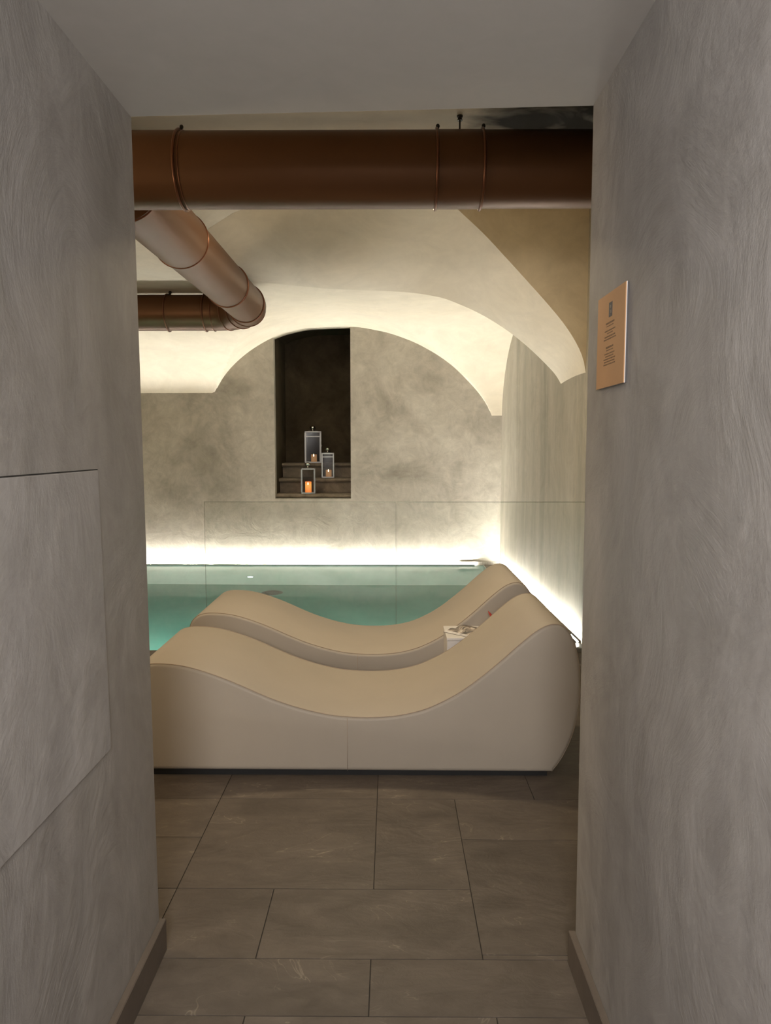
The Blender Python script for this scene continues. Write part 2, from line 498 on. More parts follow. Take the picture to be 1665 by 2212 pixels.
def zfront(x, y):
    top = smooth_curve(N_PTS, x) if x < 0.15 else 3.09
    return 2.75 + (top - 2.75) * max(0, min(1, (y - 3.3) / (YN - 3.3)))

# ------------------------------------------------------------------ floor
def floor_tiles():
    bm = bmesh.new()
    tone = bm.loops.layers.color.new('tone')
    tiles = []
    T = 0.62; R = 0.305
    # the seen rows by the opening
    tiles += [(-0.68, -0.055, 2.235, 2.838), (-0.055, 0.252, 2.235, 2.838)]
    tiles += [(-0.68, -0.371, 1.913, 2.235), (-0.371, 0.252, 1.913, 2.235)]
    tiles += [(-1.30, -0.68, 1.913, 2.235), (-1.30, -0.68, 2.235, 2.545), (-1.30, -0.68, 2.545, 2.838)]
    tiles += [(0.252, 0.872, 2.535, 2.838), (0.252, 0.872, 1.932, 2.535), (0.872, 1.49, 1.905, 2.838)]
    tiles += [(0.252, 0.872, 1.913, 1.932)]
    tiles += [(-1.30, -0.675, 1.708, 1.913), (-0.675, -0.055, 1.708, 1.913), (-0.055, 0.57, 1.708, 1.913)]
    tiles += [(-0.675, -0.36, 1.40, 1.708), (-0.36, 0.26, 1.40, 1.708), (0.26, 0.57, 1.40, 1.708)]
    # rows behind: 0.6 m deep
    y = 2.838; k = 0
    while y < 4.98:
        y1 = min(y + 0.597, 4.99)
        x = -4.2 + (0.0 if k % 2 else 0.31) + 0.285
        xs = [-4.2] + [x + i * T for i in range(10) if x + i * T < 1.45] + [1.5]
        if k == 0: xs = [-4.2, -3.79, -3.17, -2.55, -1.92, -1.30, -0.68, -0.055, 0.57, 1.19, 1.5]
        for a, b in zip(xs, xs[1:]): tiles.append((a, b, y, y1))
        y = y1; k += 1
    # left part of the pool room
    y = 1.913
    while y < 2.8:
        for i in range(5): tiles.append((-4.40 + i * T, -4.40 + (i + 1) * T, y, min(y + 0.305, 2.838)))
        y += 0.305
    # corridor behind the viewer
    y = 1.40; k = 0
    while y > -2.9:
        for i in range(-2, 3):
            o = 0.31 * (k % 2)
            a = max(-0.70, -0.36 + i * T + o); b = min(0.57, -0.36 + (i + 1) * T + o)
            if b - a > 0.02: tiles.append((a, b, y - R, y))
        y -= R; k += 1
    g = 0.0016
    for (x0, x1, y0, y1) in tiles:
        n0 = len(bm.verts)
        vs, fs = box(bm, x0 + g, y0 + g, -0.012, x1 - g, y1 - g, 0.0)
        c = (random.random(), random.random(), random.random(), 1)
        for f in fs:
            for l in f.loops: l[tone] = c
    # right hand strip along the pool
    y = 4.99
    while y < YB - 0.01:
        y1 = min(y + 0.6, YB)
        vs, fs = box(bm, 1.10, y + g, -0.012, 1.34, y1 - g, 0.0)
        c = (random.random(), random.random(), random.random(), 1)
        for f in fs:
            for l in f.loops: l[tone] = c
        y = y1
    # grout bed
    box(bm, -0.72, -2.95, -0.10, 0.56, 1.9, -0.0025, 1)
    box(bm, XL, 1.9, -0.10, 1.5, 4.99, -0.0025, 1)
    box(bm, 1.10, 4.99, -0.10, 1.38, YB, -0.0025, 1)
    return struct('floor', bm, [M['slate'], M['grout']])
floor_tiles()

# ------------------------------------------------------------------ pool basin
bm = bmesh.new()
PX1, PY0, PY1, PD = 1.095, 4.99, 8.70, -1.16
box(bm, XL, PY0, PD - 0.1, PX1, PY1, PD)                    # bottom
box(bm, XL, PY0 - 0.02, PD, PX1, PY0, -0.004)                    # near side
box(bm, XL, PY1, PD, PX1, PY1 + 0.02, -0.004, 1)                    # far side
box(bm, PX1, PY0, PD, PX1 + 0.005, PY1, -0.004, 1)
box(bm, XL - 0.02, PY0, PD, XL, PY1, -0.004)
struct('pool_basin', bm, [M['pool'], M['poolwall']])
bm = bmesh.new()
gx, gy = 2, 2
vs = [bm.verts.new(p) for p in ((XL, PY0, -0.008), (PX1, PY0, -0.008), (PX1, PY1, -0.008), (XL, PY1, -0.008))]
bm.faces.new(vs)
w = obj('pool_water', bm, M['water'])
tag(w, 'still teal water filling the indoor pool behind the loungers', 'water')
w['kind'] = 'stuff'

# ------------------------------------------------------------------ walls
def strip_wall(xs, zlo, ztop, y, flip=False, bm=None, mi=0, step=0.12):
    bm = bm or bmesh.new()
    cols = []
    for x in xs:
        cols.append((bm.verts.new((x, y, zlo(x))), bm.verts.new((x, y, ztop(x)))))
    for a, b in zip(cols, cols[1:]):
        bm.faces.new([a[0], b[0], b[1], a[1]]).material_index = mi
    return bm
def frange(a, b, n): return [a + (b - a) * i / n for i in range(n + 1)]

# back wall with the niche opening (thick pieces so that it has real depth)
bm = bmesh.new()
box(bm, XL, YB, -0.05, NX0, YB + 0.12, 3.2)
box(bm, NX1, YB, -0.05, 1.45, YB + 0.12, 3.2)
box(bm, NX0, YB, -0.05, NX1, YB + 0.12, NZ0)
struct('wall_back', bm, M['back'])
# niche lining
bm = bmesh.new()
vs, fs = box(bm, NX0 - 0.04, YB + 0.12, NZ0 - 0.05, NX0, NDEP, 3.2)
vs, fs = box(bm, NX1, YB + 0.12, NZ0 - 0.05, NX1 + 0.04, NDEP, 3.2)
box(bm, NX0 - 0.04, NDEP, NZ0 - 0.05, NX1 + 0.04, NDEP + 0.04, 3.2)
box(bm, NX0 - 0.04, YB + 0.12, NZ0 - 0.06, NX1 + 0.04, NDEP, NZ0)
struct('wall_niche', bm, M['niche'])

# right wall of the pool room
bm = bmesh.new()
y0, y1 = 1.95, YB + 0.1
hexa([(XR(y0), y0, -0.05), (XR(y0) + 0.1, y0, -0.05), (XR(y1) + 0.1, y1, -0.05), (XR(y1), y1, -0.05),
      (XR(y0), y0, 3.4), (XR(y0) + 0.1, y0, 3.4), (XR(y1) + 0.1, y1, 3.4), (XR(y1), y1, 3.4)], bm=bm)
struct('wall_right', bm, M['right'])
# left wall of the pool room
struct('wall_left', boxbm(XL - 0.1, 1.85, -0.05, XL, YB + 0.1, 3.4), M['back'])

# corridor walls (the opening is cut slightly askew)
def corridor_wall(name, top_far, bot_far, x_near_top, x_near_bot, side, bev=0.012):
    t = 0.12 * side
    xt, yt = top_far; xb, yb = bot_far
    zt, zb = 2.24, -0.02
    pts = [(x_near_bot, -2.9, zb), (x_near_bot + t, -2.9, zb), (xb + t, yb, zb), (xb, yb, zb),
           (x_near_top, -2.9, zt), (x_near_top + t, -2.9, zt), (xt + t, yt, zt), (xt, yt, zt)]
    bm = hexa(pts)
    bm.verts.ensure_lookup_table()
    v = bm.verts
    e = [ed for ed in bm.edges if {ed.verts[0].index, ed.verts[1].index} == {3, 7} ] if False else None
    bm.verts.index_update()
    e = [ed for ed in bm.edges if {ed.verts[0].index, ed.verts[1].index} == {3, 7}]
    bmesh.ops.bevel(bm, geom=e, offset=bev, segments=5, affect='EDGES', profile=0.5)
    return struct(name, bm, M['corr'], smooth=True, angle=0.5)
corridor_wall('wall_corridor_left', (-0.667, 1.985), (-0.642, 1.95), -0.675, -0.645, -1)
corridor_wall('wall_corridor_right', (0.499, 1.93), (0.4985, 1.91), 0.50, 0.50, 1, bev=0.016)
struct('wall_corridor_back', boxbm(-0.85, -3.0, -0.05, 0.66, -2.9, 2.3), M['corr'])
# corridor ceiling, its far edge follows the askew opening
bm = hexa([(-0.80, -2.95, 2.24), (0.64, -2.95, 2.24), (0.64, 1.925, 2.24), (-0.80, 1.99, 2.24),
           (-0.80, -2.95, 2.30), (0.64, -2.95, 2.30), (0.64, 1.925, 2.30), (-0.80, 1.99, 2.30)])
bm.verts.index_update()
e = [ed for ed in bm.edges if {ed.verts[0].index, ed.verts[1].index} == {2, 3}]
bmesh.ops.bevel(bm, geom=e, offset=0.012, segments=4, affect='EDGES')
struct('ceiling_corridor', bm, M['corr_ceil'], smooth=True, angle=0.5)
# front wall of the pool room beside and above the opening
bm = bmesh.new()
box(bm, XL, 1.80, -0.05, -0.79, 1.94, 3.3)
box(bm, 0.63, 1.80, -0.05, 1.50, 1.90, 3.3)
box(bm, -0.79, 1.80, 2.30, 0.63, 1.90, 3.3)
struct('wall_front', bm, M['back'])

# ------------------------------------------------------------------ vaulted ceiling
def grid_surface(bm, xs, ys, zf, mi=0):
    g = [[bm.verts.new((x if x < 1.30 else x, y, zf(x, y))) for x in xs] for y in ys]
    for j in range(len(ys) - 1):
        for i in range(len(xs) - 1):
            bm.faces.new([g[j][i], g[j][i + 1], g[j + 1][i + 1], g[j + 1][i]]).material_index = mi
    return g
bm = bmesh.new()
xsL = frange(XL, -2.3, 20); xsR = frange(-2.3, 1.42, 124)
XS = xsL + xsR[1:]
grid_surface(bm, XS, [YF + (YB + 0.02 - YF) * math.sin(PI / 2 * i / 70) for i in range(71)], G)
struct('ceiling_vault', bm, M['vault'], smooth=True, angle=0.35)
# continuation of the lunette over the niche
bm = bmesh.new()
grid_surface(bm, frange(NX0 - 0.03, NX1 + 0.03, 24), [YB - 0.002, YB + 0.12], lambda x, y: smooth_curve(B_PTS, x) - 0.004)
xs = frange(NX0 - 0.03, NX1 + 0.03, 24)
grid_surface(bm, xs, [YB + 0.1205, NDEP], lambda x, y: smooth_curve(B_PTS, x) + 0.05, 1)
strip_wall(xs, lambda x: smooth_curve(B_PTS, x) - 0.004, lambda x: smooth_curve(B_PTS, x) + 0.05, YB + 0.1202, bm=bm, mi=1)
struct('ceiling_niche', bm, [M['vault'], M['niche']], smooth=True, angle=0.5)
# wide arch: splayed soffit, near face, far face
bm = bmesh.new()
xs = frange(XL, -0.2, 14) + frange(-0.2, 1.43, 90)[1:]
fN = lambda x: smooth_curve(N_PTS, x); fF = lambda x: smooth_curve(F_PTS, x)
def soffit(x, y):
    t = (y - YN) / (YF - YN)
    p = 2.0 - sstep(-0.6, 0.4, x)
    return fF(x) + (fN(x) - fF(x)) * (1 - t) ** p
# the profile rows keep their springing on the right wall
ysS = frange(YN, YF, 10)
g = grid_surface(bm, xs, ysS, soffit)
strip = strip_wall(xs, fF, lambda x: max(fF(x) + 0.001, G(x, YF)), YF, bm=bm)
struct('ceiling_arch', bm, M['vault'], smooth=True, angle=0.4)
bm = bmesh.new()
xf = [x for x in frange(0.0, 1.43, 80)]
strip_wall(xf, fN, lambda x: 3.30, YN - 0.001, bm=bm)
struct('wall_arch_face', bm, M['tan'])
bm = bmesh.new()
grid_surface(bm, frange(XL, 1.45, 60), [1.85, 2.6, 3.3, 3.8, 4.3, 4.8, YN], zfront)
struct('ceiling_front', bm, M['soot_shade_ceil'])
bm = bmesh.new()
box(bm, XL, 1.8, 3.4, 1.6, NDEP, 3.45)
struct('ceiling_slab', bm, M['tan'])

# ------------------------------------------------------------------ skirting boards
def skirting(name, xf, yf, xn, yn, side, h=0.092):
    t = 0.018 * side
    pts = [(xn, yn, 0), (xn + t, yn, 0), (xf + t, yf, 0), (xf, yf, 0), (xn, yn, h), (xn + t, yn, h), (xf + t, yf, h), (xf, yf, h)]
    bm = hexa(pts)
    bmesh.ops.bevel(bm, geom=bm.edges[:], offset=0.0015, segments=2, affect='EDGES')
    return struct(name, bm, M['skirt'])
skirting('baseboard_left', -0.643, 1.948, -0.648, -2.88, 1)
skirting('baseboard_right', 0.499, 1.905, 0.501, -2.88, -1)

# pale mosaic kerb at the foot of the back wall beside the pool corner
bm = boxbm(0.80, YB - 0.012, 0.0, 1.288, YB - 0.001, 0.036)
struct('trim_1', bm, M['mosaic'])

# ------------------------------------------------------------------ LED strips
def led(name, label, a, b, mat, loc):
    t = thing(name, label, 'led strip', loc)
    ax, ay = a; bx, by = b
    d = Vector((bx - ax, by - ay, 0)).normalized(); n = Vector((-d.y, d.x, 0)) * 0.007
    def prism(z0, z1, w):
        m = n * w
        A = Vector((ax - loc[0], ay - loc[1], 0)); Bq = Vector((bx - loc[0], by - loc[1], 0))
        return hexa([A - m + Vector((0, 0, z0)), A + m + Vector((0, 0, z0)), Bq + m + Vector((0, 0, z0)), Bq - m + Vector((0, 0, z0)),
                     A - m + Vector((0, 0, z1)), A + m + Vector((0, 0, z1)), Bq + m + Vector((0, 0, z1)), Bq - m + Vector((0, 0, z1))])
    obj('profile', prism(0.0, 0.006, 1.3), M['alu'], t)
    for sgn in (-1, 1):
        off = n * 1.15 * sgn
        pb = prism(0.006, 0.0135, 0.14)
        bmesh.ops.translate(pb, verts=pb.verts, vec=off)
        obj('side_lip', pb, M['alu'], t)
    o = obj('diffuser', prism(0.0062, 0.012, 1.0), mat, t)
    return t
led('led_strip', 'bright white led strip along the foot of the back wall at the waterline', (XL + 0.05, YB - 0.022), (0.99, YB - 0.022), M['led'], (-1.5, YB - 0.022, -0.006))
led('led_strip', 'white led strip along the foot of the right wall beside the pool', (XR(5.2) - 0.026, 5.2), (XR(8.64) - 0.026, 8.64), M['led_r'], (1.28, 6.9, 0.0))

# ------------------------------------------------------------------ access hatch and sign on the corridor walls
def hatch_x(z): return -0.6424 - 0.0256 * (z + 0.02) / 2.26
bm = hexa([(hatch_x(0.702) - 0.006, 0.98, 0.702), (hatch_x(0.702) + 0.0035, 0.98, 0.702), (hatch_x(0.702) + 0.0035, 1.655, 0.702), (hatch_x(0.702) - 0.006, 1.655, 0.702),
           (hatch_x(1.347) - 0.006, 0.98, 1.347), (hatch_x(1.347) + 0.0025, 0.98, 1.347), (hatch_x(1.347) + 0.0025, 1.655, 1.347), (hatch_x(1.347) - 0.006, 1.655, 1.347)])
bmesh.ops.bevel(bm, geom=bm.edges[:], offset=0.002, segments=3, affect='EDGES')
h = obj('access_hatch', bm, M['corr'])
h2 = obj('shadow_gap', boxbm(-0.66, 0.99, 1.3472, hatch_x(1.35) + 0.0012, 1.654, 1.3495), M['black'], h)
tag(h, 'flush plastered square access hatch in the left corridor wall', 'hatch')

t = thing('notice_board', 'square kraft-brown notice with a dark emblem fixed to the right corridor wall', 'sign', (0.4995, 1.697, 1.64))
t.rotation_euler = (0, 0, 0)
bm = boxbm(-0.008, -0.104, -0.105, -0.0062, 0.104, 0.105)
obj('printed_face', bm, M['kraft'], t)
bm = boxbm(-0.0062, -0.1045, -0.1055, -0.0045, 0.1045, 0.1055)
obj('backing_board', bm, M['whitebd'], t)
bm = boxbm(-0.0045, -0.1035, -0.1045, 0.0, 0.1035, 0.1045)
obj('mount', bm, M['inkdark'], t)
bm = boxbm(-0.0084, -0.012, 0.050, -0.008, 0.014, 0.082)
em = obj('emblem', bm, M['inkdark'], t)
bm = bmesh.new()
for (yy, zz, a, b) in ((0.001, 0.072, 0.004, 0.003), (-0.001, 0.061, 0.006, 0.0035), (0.004, 0.055, 0.003, 0.002)):
    box(bm, -0.0086, yy - a, zz - b, -0.0084, yy + a, zz + b)
obj('emblem_figure', bm, M['inkmid'], em)
bm = bmesh.new()
random.seed(3)
def line(zc, half, hgt):
    y = -half
    while y < half:
        wdt = random.uniform(0.005, 0.014)
        e2 = min(y + wdt, half)
        box(bm, -0.0083, y + 0.003, zc - hgt * random.uniform(0.8, 1.1), -0.008, e2 + 0.003, zc + hgt)
        y = e2 + 0.0018
for zc, half, hg in ((0.0375, 0.032, 0.0020), (0.031, 0.026, 0.0010), (0.021, 0.040, 0.0014), (0.015, 0.022, 0.0010), (0.008, 0.040, 0.0014), (0.002, 0.046, 0.0014),
                     (-0.0165, 0.028, 0.0022), (-0.023, 0.026, 0.0012), (-0.0305, 0.038, 0.0013), (-0.0365, 0.030, 0.0013), (-0.0425, 0.044, 0.0014), (-0.0485, 0.040, 0.0014), (-0.0545, 0.044, 0.0014)):
    line(zc, half, hg)
obj('printed_text', bm, M['ink'], t)

# ------------------------------------------------------------------ ventilation ducts
R0 = 0.15; ZP = 2.535; YM = 3.17; XBR = -1.165; YP2 = 6.44
t = thing('ventilation_duct', 'thick brown round duct crossing the opening right under the ceiling', 'duct', (0, YM, ZP))
bm = bmesh.new(); tube(bm, [(-2.6, 0, 0), (-0.86, 0, 0)], R0 + 0.001, 64)
obj('pipe_section', bm, M['brown'], t, smooth=True, angle=0.6)
bm = bmesh.new(); tube(bm, [(-0.86, 0, 0), (0.18, 0, 0)], R0 - 0.001, 64)
obj('pipe_section', bm, M['brown'], t, smooth=True, angle=0.6)
bm = bmesh.new(); tube(bm, [(0.18, 0, 0), (0.365, 0, 0)], R0 + 0.0005, 64)
obj('pipe_section', bm, M['brown'], t, smooth=True, angle=0.6)
bm = bmesh.new(); tube(bm, [(0.365, 0, 0), (1.34, 0, 0)], R0 - 0.001, 64)
obj('pipe_section', bm, M['brown'], t, smooth=True, angle=0.6)
for x in (-0.862, 0.182, 0.368):
    bm = bmesh.new(); torus(bm, (x, 0, 0), 'X', R0 + 0.002, 0.0075, 72, 8, 0.8)
    r = obj('clamp_ring', bm, M['ring'], t, smooth=True)
    bm = bmesh.new()
    lathe(bm, [(0, 0.022), (0.005, 0.021), (0.008, 0.016), (0.008, 0.010), (0.005, 0.006), (0.004, -0.004), (0, -0.004)], (x + 0.006, -0.03, R0 - 0.002), 12)
    obj('clamp_bolt', bm, M['rod'], r, smooth=True)
bm = bmesh.new(); torus(bm, (-0.845, 0, 0), 'X', R0 - 0.0005, 0.0025, 72, 8, 1.2)
obj('seam_ring', bm, M['ring'], t, smooth=True)
bm = bmesh.new(); tube(bm, [(0.28, 0.0, R0 - 0.01), (0.28, 0.0, 0.213)], 0.0035, 10)
lathe(bm, [(0, 0.0), (0.011, 0.0), (0.008, 0.012), (0.012, 0.014), (0.012, 0.02), (0, 0.02)], (0.28, 0, 0.195), 12)
obj('hanger_rod', bm, M['rod'], t, smooth=True, angle=0.6)

t2 = thing('branch_duct', 'brown round duct running back along the ceiling and turning left at an elbow', 'duct', (XBR, YM, ZP))
L = lambda y: y - YM
for (ya, yb, rr) in ((YM + 0.155, 3.34, R0 + 0.004), (3.34, 4.20, R0 + 0.003), (4.20, 5.36, R0 - 0.001), (5.36, 6.02, R0 - 0.003)):
    bm = bmesh.new(); tube(bm, [(0, L(ya), 0), (0, L(yb), 0)], rr, 64)
    obj('pipe_section', bm, M['brown'], t2, smooth=True, angle=0.6)
for y, rr in ((3.34, 0.009), (4.20, 0.008), (5.36, 0.0075), (6.02, 0.006)):
    bm = bmesh.new(); torus(bm, (0, L(y), 0), 'Y', R0 + 0.001, rr, 72, 8, 0.8)
    obj('joint_ring', bm, M['ring'], t2, smooth=True)
# elbow of mitred segments
RB = YP2 - 6.02 - 0.06
cx, cy = -RB, L(6.02) + 0.06
pts = []
segs = 5
bm = bmesh.new()
tube(bm, [(0, L(6.02), 0)] + [(cx + RB * math.cos(a), cy + RB * math.sin(a), 0) for a in [i * PI / 2 / 18 for i in range(19)]], R0, 64)
el = obj('elbow', bm, M['brown'], t2, smooth=True, angle=0.6)
for a in (20, 42, 66, 88):
    a = math.radians(a)
    bm = bmesh.new(); torus(bm, (cx + RB * math.cos(a), cy + RB * math.sin(a), 0), (-math.sin(a), math.cos(a), 0), R0 + 0.001, 0.006, 72, 8, 0.9)
    obj('elbow_seam', bm, M['ring'], el, smooth=True)
xe = cx
bm = bmesh.new(); tube(bm, [(xe, L(YP2), 0), (-0.72, L(YP2), 0)], R0 - 0.001, 64)
obj('pipe_section', bm, M['brown'], t2, smooth=True, angle=0.6)
bm = bmesh.new(); tube(bm, [(-0.72, L(YP2), 0), (XL + 0.01 - XBR, L(YP2), 0)], R0, 64)
obj('pipe_section', bm, M['brown'], t2, smooth=True, angle=0.6)
bm = bmesh.new(); torus(bm, (-0.74, L(YP2), 0), 'X', R0 + 0.003, 0.008, 72, 8, 0.9)
r = obj('clamp_ring', bm, M['ring'], t2, smooth=True)
bm = bmesh.new(); lathe(bm, [(0, 0.03), (0.010, 0.028), (0.014, 0.018), (0.010, 0.008), (0.006, -0.004), (0, -0.004)], (-0.715, L(YP2) - 0.02, R0), 12)
obj('clamp_bolt', bm, M['rod'], r, smooth=True)
bm = bmesh.new(); torus(bm, (xe - 0.06, L(YP2), 0), 'X', R0 + 0.003, 0.008, 72, 8, 0.9)
obj('joint_ring', bm, M['ring'], t2, smooth=True)
bm = bmesh.new(); tube(bm, [(-0.73, L(YP2), R0 - 0.01), (-0.73, L(YP2), 0.26)], 0.005, 10)
obj('hanger_rod', bm, M['rod'], t2, smooth=True, angle=0.6)

# ------------------------------------------------------------------ loungers
PROF = [(-1.03, 0.028), (-1.065, 0.10), (-1.092, 0.20), (-1.110, 0.31), (-1.112, 0.39), (-1.098, 0.44), (-1.062, 0.475), (-1.01, 0.489), (-0.95, 0.489), (-0.885, 0.482),
        (-0.81, 0.464), (-0.72, 0.433), (-0.64, 0.400), (-0.56, 0.364), (-0.48, 0.331), (-0.40, 0.304), (-0.32, 0.283), (-0.24, 0.268), (-0.15, 0.261), (-0.06, 0.261), (0.03, 0.269),
        (0.12, 0.289), (0.20, 0.321), (0.29, 0.371), (0.38, 0.438), (0.46, 0.506), (0.53, 0.570), (0.59, 0.621), (0.635, 0.650), (0.675, 0.662), (0.712, 0.656),
        (0.745, 0.628), (0.770, 0.575), (0.787, 0.500), (0.795, 0.410), (0.793, 0.320), (0.780, 0.235), (0.757, 0.155), (0.722, 0.080), (0.682, 0.022)]
def catmull(P, n=5):
    out = []
    for i in range(len(P) - 1):
        p0 = P[max(i - 1, 0)]; p1 = P[i]; p2 = P[i + 1]; p3 = P[min(i + 2, len(P) - 1)]
        for k in range(n):
            t = k / n
            out.append(tuple(0.5 * ((2 * p1[j]) + (-p0[j] + p2[j]) * t + (2 * p0[j] - 5 * p1[j] + 4 * p2[j] - p3[j]) * t * t + (-p0[j] + 3 * p1[j] - 3 * p2[j] + p3[j]) * t**3) for j in range(2)))
    out.append(P[-1])
    return out
def offset_in(P, d):
    """offset a closed outline inwards"""
    n = len(P); out = []
    for i in range(n):
        a = Vector(P[i - 1]); b = Vector(P[(i + 1) % n]); t = (b - a).normalized()
        out.append((P[i][0] + t.y * d, P[i][1] - t.x * d))
    return out
def make_lounger(loc, label, wid=0.66):
    t = thing('wave_lounger', label, 'lounger', loc, 0, 'wave loungers by the pool')
    prof = catmull(PROF, 4)
    closed = prof
    r = 0.017
    bm = bmesh.new()
    rings = []
    steps = [(r, 0.0), (r * 0.55, r * 0.10), (r * 0.2, r * 0.38), (0.0, r)]   # inset, y
    for ins, yy in steps: rings.append([bm.verts.new((p[0], yy, p[1])) for p in offset_in(closed, ins)])
    for ins, yy in reversed(steps): rings.append([bm.verts.new((p[0], wid - yy, p[1])) for p in offset_in(closed, ins)])
    n = len(closed)
    for a, b in zip(rings, rings[1:]):
        for i in range(n): bm.faces.new([a[i], a[(i + 1) % n], b[(i + 1) % n], b[i]])
    bm.faces.new(rings[0]); bm.faces.new(rings[-1])
    obj('upholstery', bm, M['leather'], t, smooth=True, angle=0.6)
    for yy in (r * 0.45, wid - r * 0.45):
        bm = bmesh.new()
        P = offset_in(closed, r * 0.12 - 0.0)
        tube(bm, [(p[0], yy, p[1]) for p in P], 0.0022, 6)
        obj('piping', bm, M['piping'], t, smooth=True)
    for yy in (-0.0002, wid + 0.0002):
        bm = bmesh.new()
        tube(bm, [(-0.185, yy, 0.028), (-0.185, yy, 0.255)], 0.0013, 6)
        obj('centre_seam', bm, M['piping'], t, smooth=True)
    obj('gap_shade', boxbm(-1.02, 0.02, 0.0, 0.665, wid - 0.02, 0.030), M['black'], t)  # black block added to paint the shaded gap under the lounger
    return t
make_lounger((0, 3.035, 0), 'cream wave-shaped lounger nearest to the doorway')
make_lounger((0, 3.99, 0), 'cream wave-shaped lounger farther back, next to the pool glass')

# ------------------------------------------------------------------ side table, magazine, red leaf
t = thing('side_table', 'small white cube side table standing between the two loungers', 'table', (0.435, 3.86, 0))
bm = boxbm(-0.148, -0.128, 0.0, 0.148, 0.128, 0.404, bevel=0.003)
obj('table_body', bm, M['white'], t)
bm = boxbm(-0.150, -0.130, 0.406, 0.150, 0.130, 0.420, bevel=0.002)
obj('table_top', bm, M['white'], t)

t = thing('magazine', 'open black-and-white picture magazine lying on the white side table', 'magazine', (0.405, 3.868, 0.4204), math.radians(48))
def page(x0, x1, y0, y1, z, lift, n=12, th=0.0008):
    bm = bmesh.new()
    top = []; bot = []
    for i in range(n + 1):
        u = i / n; x = x0 + (x1 - x0) * u
        zz = z + lift * math.sin(PI * u) ** 1.2
        top.append([bm.verts.new((x, y0, zz + th)), bm.verts.new((x, y1, zz + th * 1.0 + lift * 0.15 * u))])
        bot.append([bm.verts.new((x, y0, zz)), bm.verts.new((x, y1, zz + lift * 0.15 * u))])
    for i in range(n):
        bm.faces.new([top[i][0], top[i + 1][0], top[i + 1][1], top[i][1]])
        bm.faces.new([bot[i][0], bot[i][1], bot[i + 1][1], bot[i + 1][0]])
        bm.faces.new([top[i][0], bot[i][0], bot[i + 1][0], top[i + 1][0]])
        bm.faces.new([top[i][1], top[i + 1][1], bot[i + 1][1], bot[i][1]])
    bm.faces.new([top[0][0], top[0][1], bot[0][1], bot[0][0]])
    bm.faces.new([top[-1][0], bot[-1][0], bot[-1][1], top[-1][1]])
    return bm
obj('cover', page(-0.100, 0.100, -0.086, 0.086, 0.0, 0.0, 4), M['inkmid'], t)
obj('page', page(-0.097, -0.002, -0.083, 0.083, 0.0012, 0.010), M['white'], t)
obj('page', page(0.002, 0.097, -0.083, 0.083, 0.0012, 0.008), M['print'], t)
obj('picture', page(-0.090, -0.008, -0.074, 0.074, 0.0030, 0.0095), M['print'], t)

bm = bmesh.new()
tube(bm, [(0.068, 0.0, -0.112), (0.048, 0, -0.075), (0.026, 0, -0.038), (0.010, 0, -0.014), (0, 0, 0)], 0.006, 12, radii=[0.007, 0.008, 0.0085, 0.0055, 0.0012])
o = obj('red_petal', bm, M['red'], smooth=True)
o.location = (0.511, 3.85, 0.5335)
tag(o, 'small red pointed petal sticking up between the loungers behind the side table', 'petal')

# ------------------------------------------------------------------ glass screen
def pane(label, xa, xb, y=4.965, z0=0.0, z1=1.028, xt=None):
    t = thing('glass_panel', label, 'glass screen', ((xa + xb) / 2, y, 0), 0, 'frameless glass screen panels')
    hw = (xb - xa) / 2
    bm = bmesh.new()
    vs, fs = box(bm, -hw, -0.005, 0.002, hw, 0.005, z1)
    for f in fs:
        f.normal_update()
        if abs(f.normal.y) < 0.5: f.material_index = 1
    obj('pane', bm, [M['glass'], M['glass_edge']], t)
    bm = boxbm(-hw, -0.014, 0.0, hw, 0.014, 0.03, bevel=0.001)
    obj('base_rail', bm, M['alu'], t)
    bm = bmesh.new()
    box(bm, -hw, -0.0055, z1 - 0.0028, hw, -0.005, z1 + 0.0003)
    box(bm, -hw, -0.0055, 0.03, -hw + 0.0022, -0.005, z1 - 0.0028)
    box(bm, hw - 0.0015, -0.0055, 0.03, hw, -0.005, z1 - 0.0028)
    obj('polished_edge', bm, M['glass_edge'], t)
    return t
pane('left panel of the clear glass screen along the pool, its upright end exposed', -1.260, 0.030)
pane('right panel of the clear glass screen along the pool, meeting the right wall', 0.0345, XR(4.965) - 0.003)

# ------------------------------------------------------------------ pool fittings
t = thing('pool_light', 'small round white lamp shining under water in the far pool wall', 'lamp', (-1.675, 8.70 - 0.001, -0.73))
bm = bmesh.new(); tube(bm, [(0, -0.012, 0), (0, 0, 0)], 0.034, 24)
obj('lens', bm, M['poollight'], t, smooth=True, angle=0.6)
bm = bmesh.new(); torus(bm, (0, -0.006, 0), 'Y', 0.040, 0.006, 32, 8)
obj('bezel', bm, M['chrome'], t, smooth=True)
t = thing('pool_drain', 'dark round drain fitting under water on the pool floor', 'pool fitting', (-1.35, 8.28, PD))
bm = bmesh.new(); lathe(bm, [(0, 0), (0.12, 0), (0.12, 0.006), (0.10, 0.012), (0, 0.014)], (0, 0, 0), 32)
obj('cover_plate', bm, M['dark_metal'], t, smooth=True, angle=0.5)
bm = bmesh.new(); lathe(bm, [(0.07, 0.014), (0.085, 0.014), (0.085, 0.02), (0.07, 0.02), (0.07, 0.014)], (0, 0, 0), 32)
obj('grille_ring', bm, M['black'], t, smooth=True, angle=0.5)

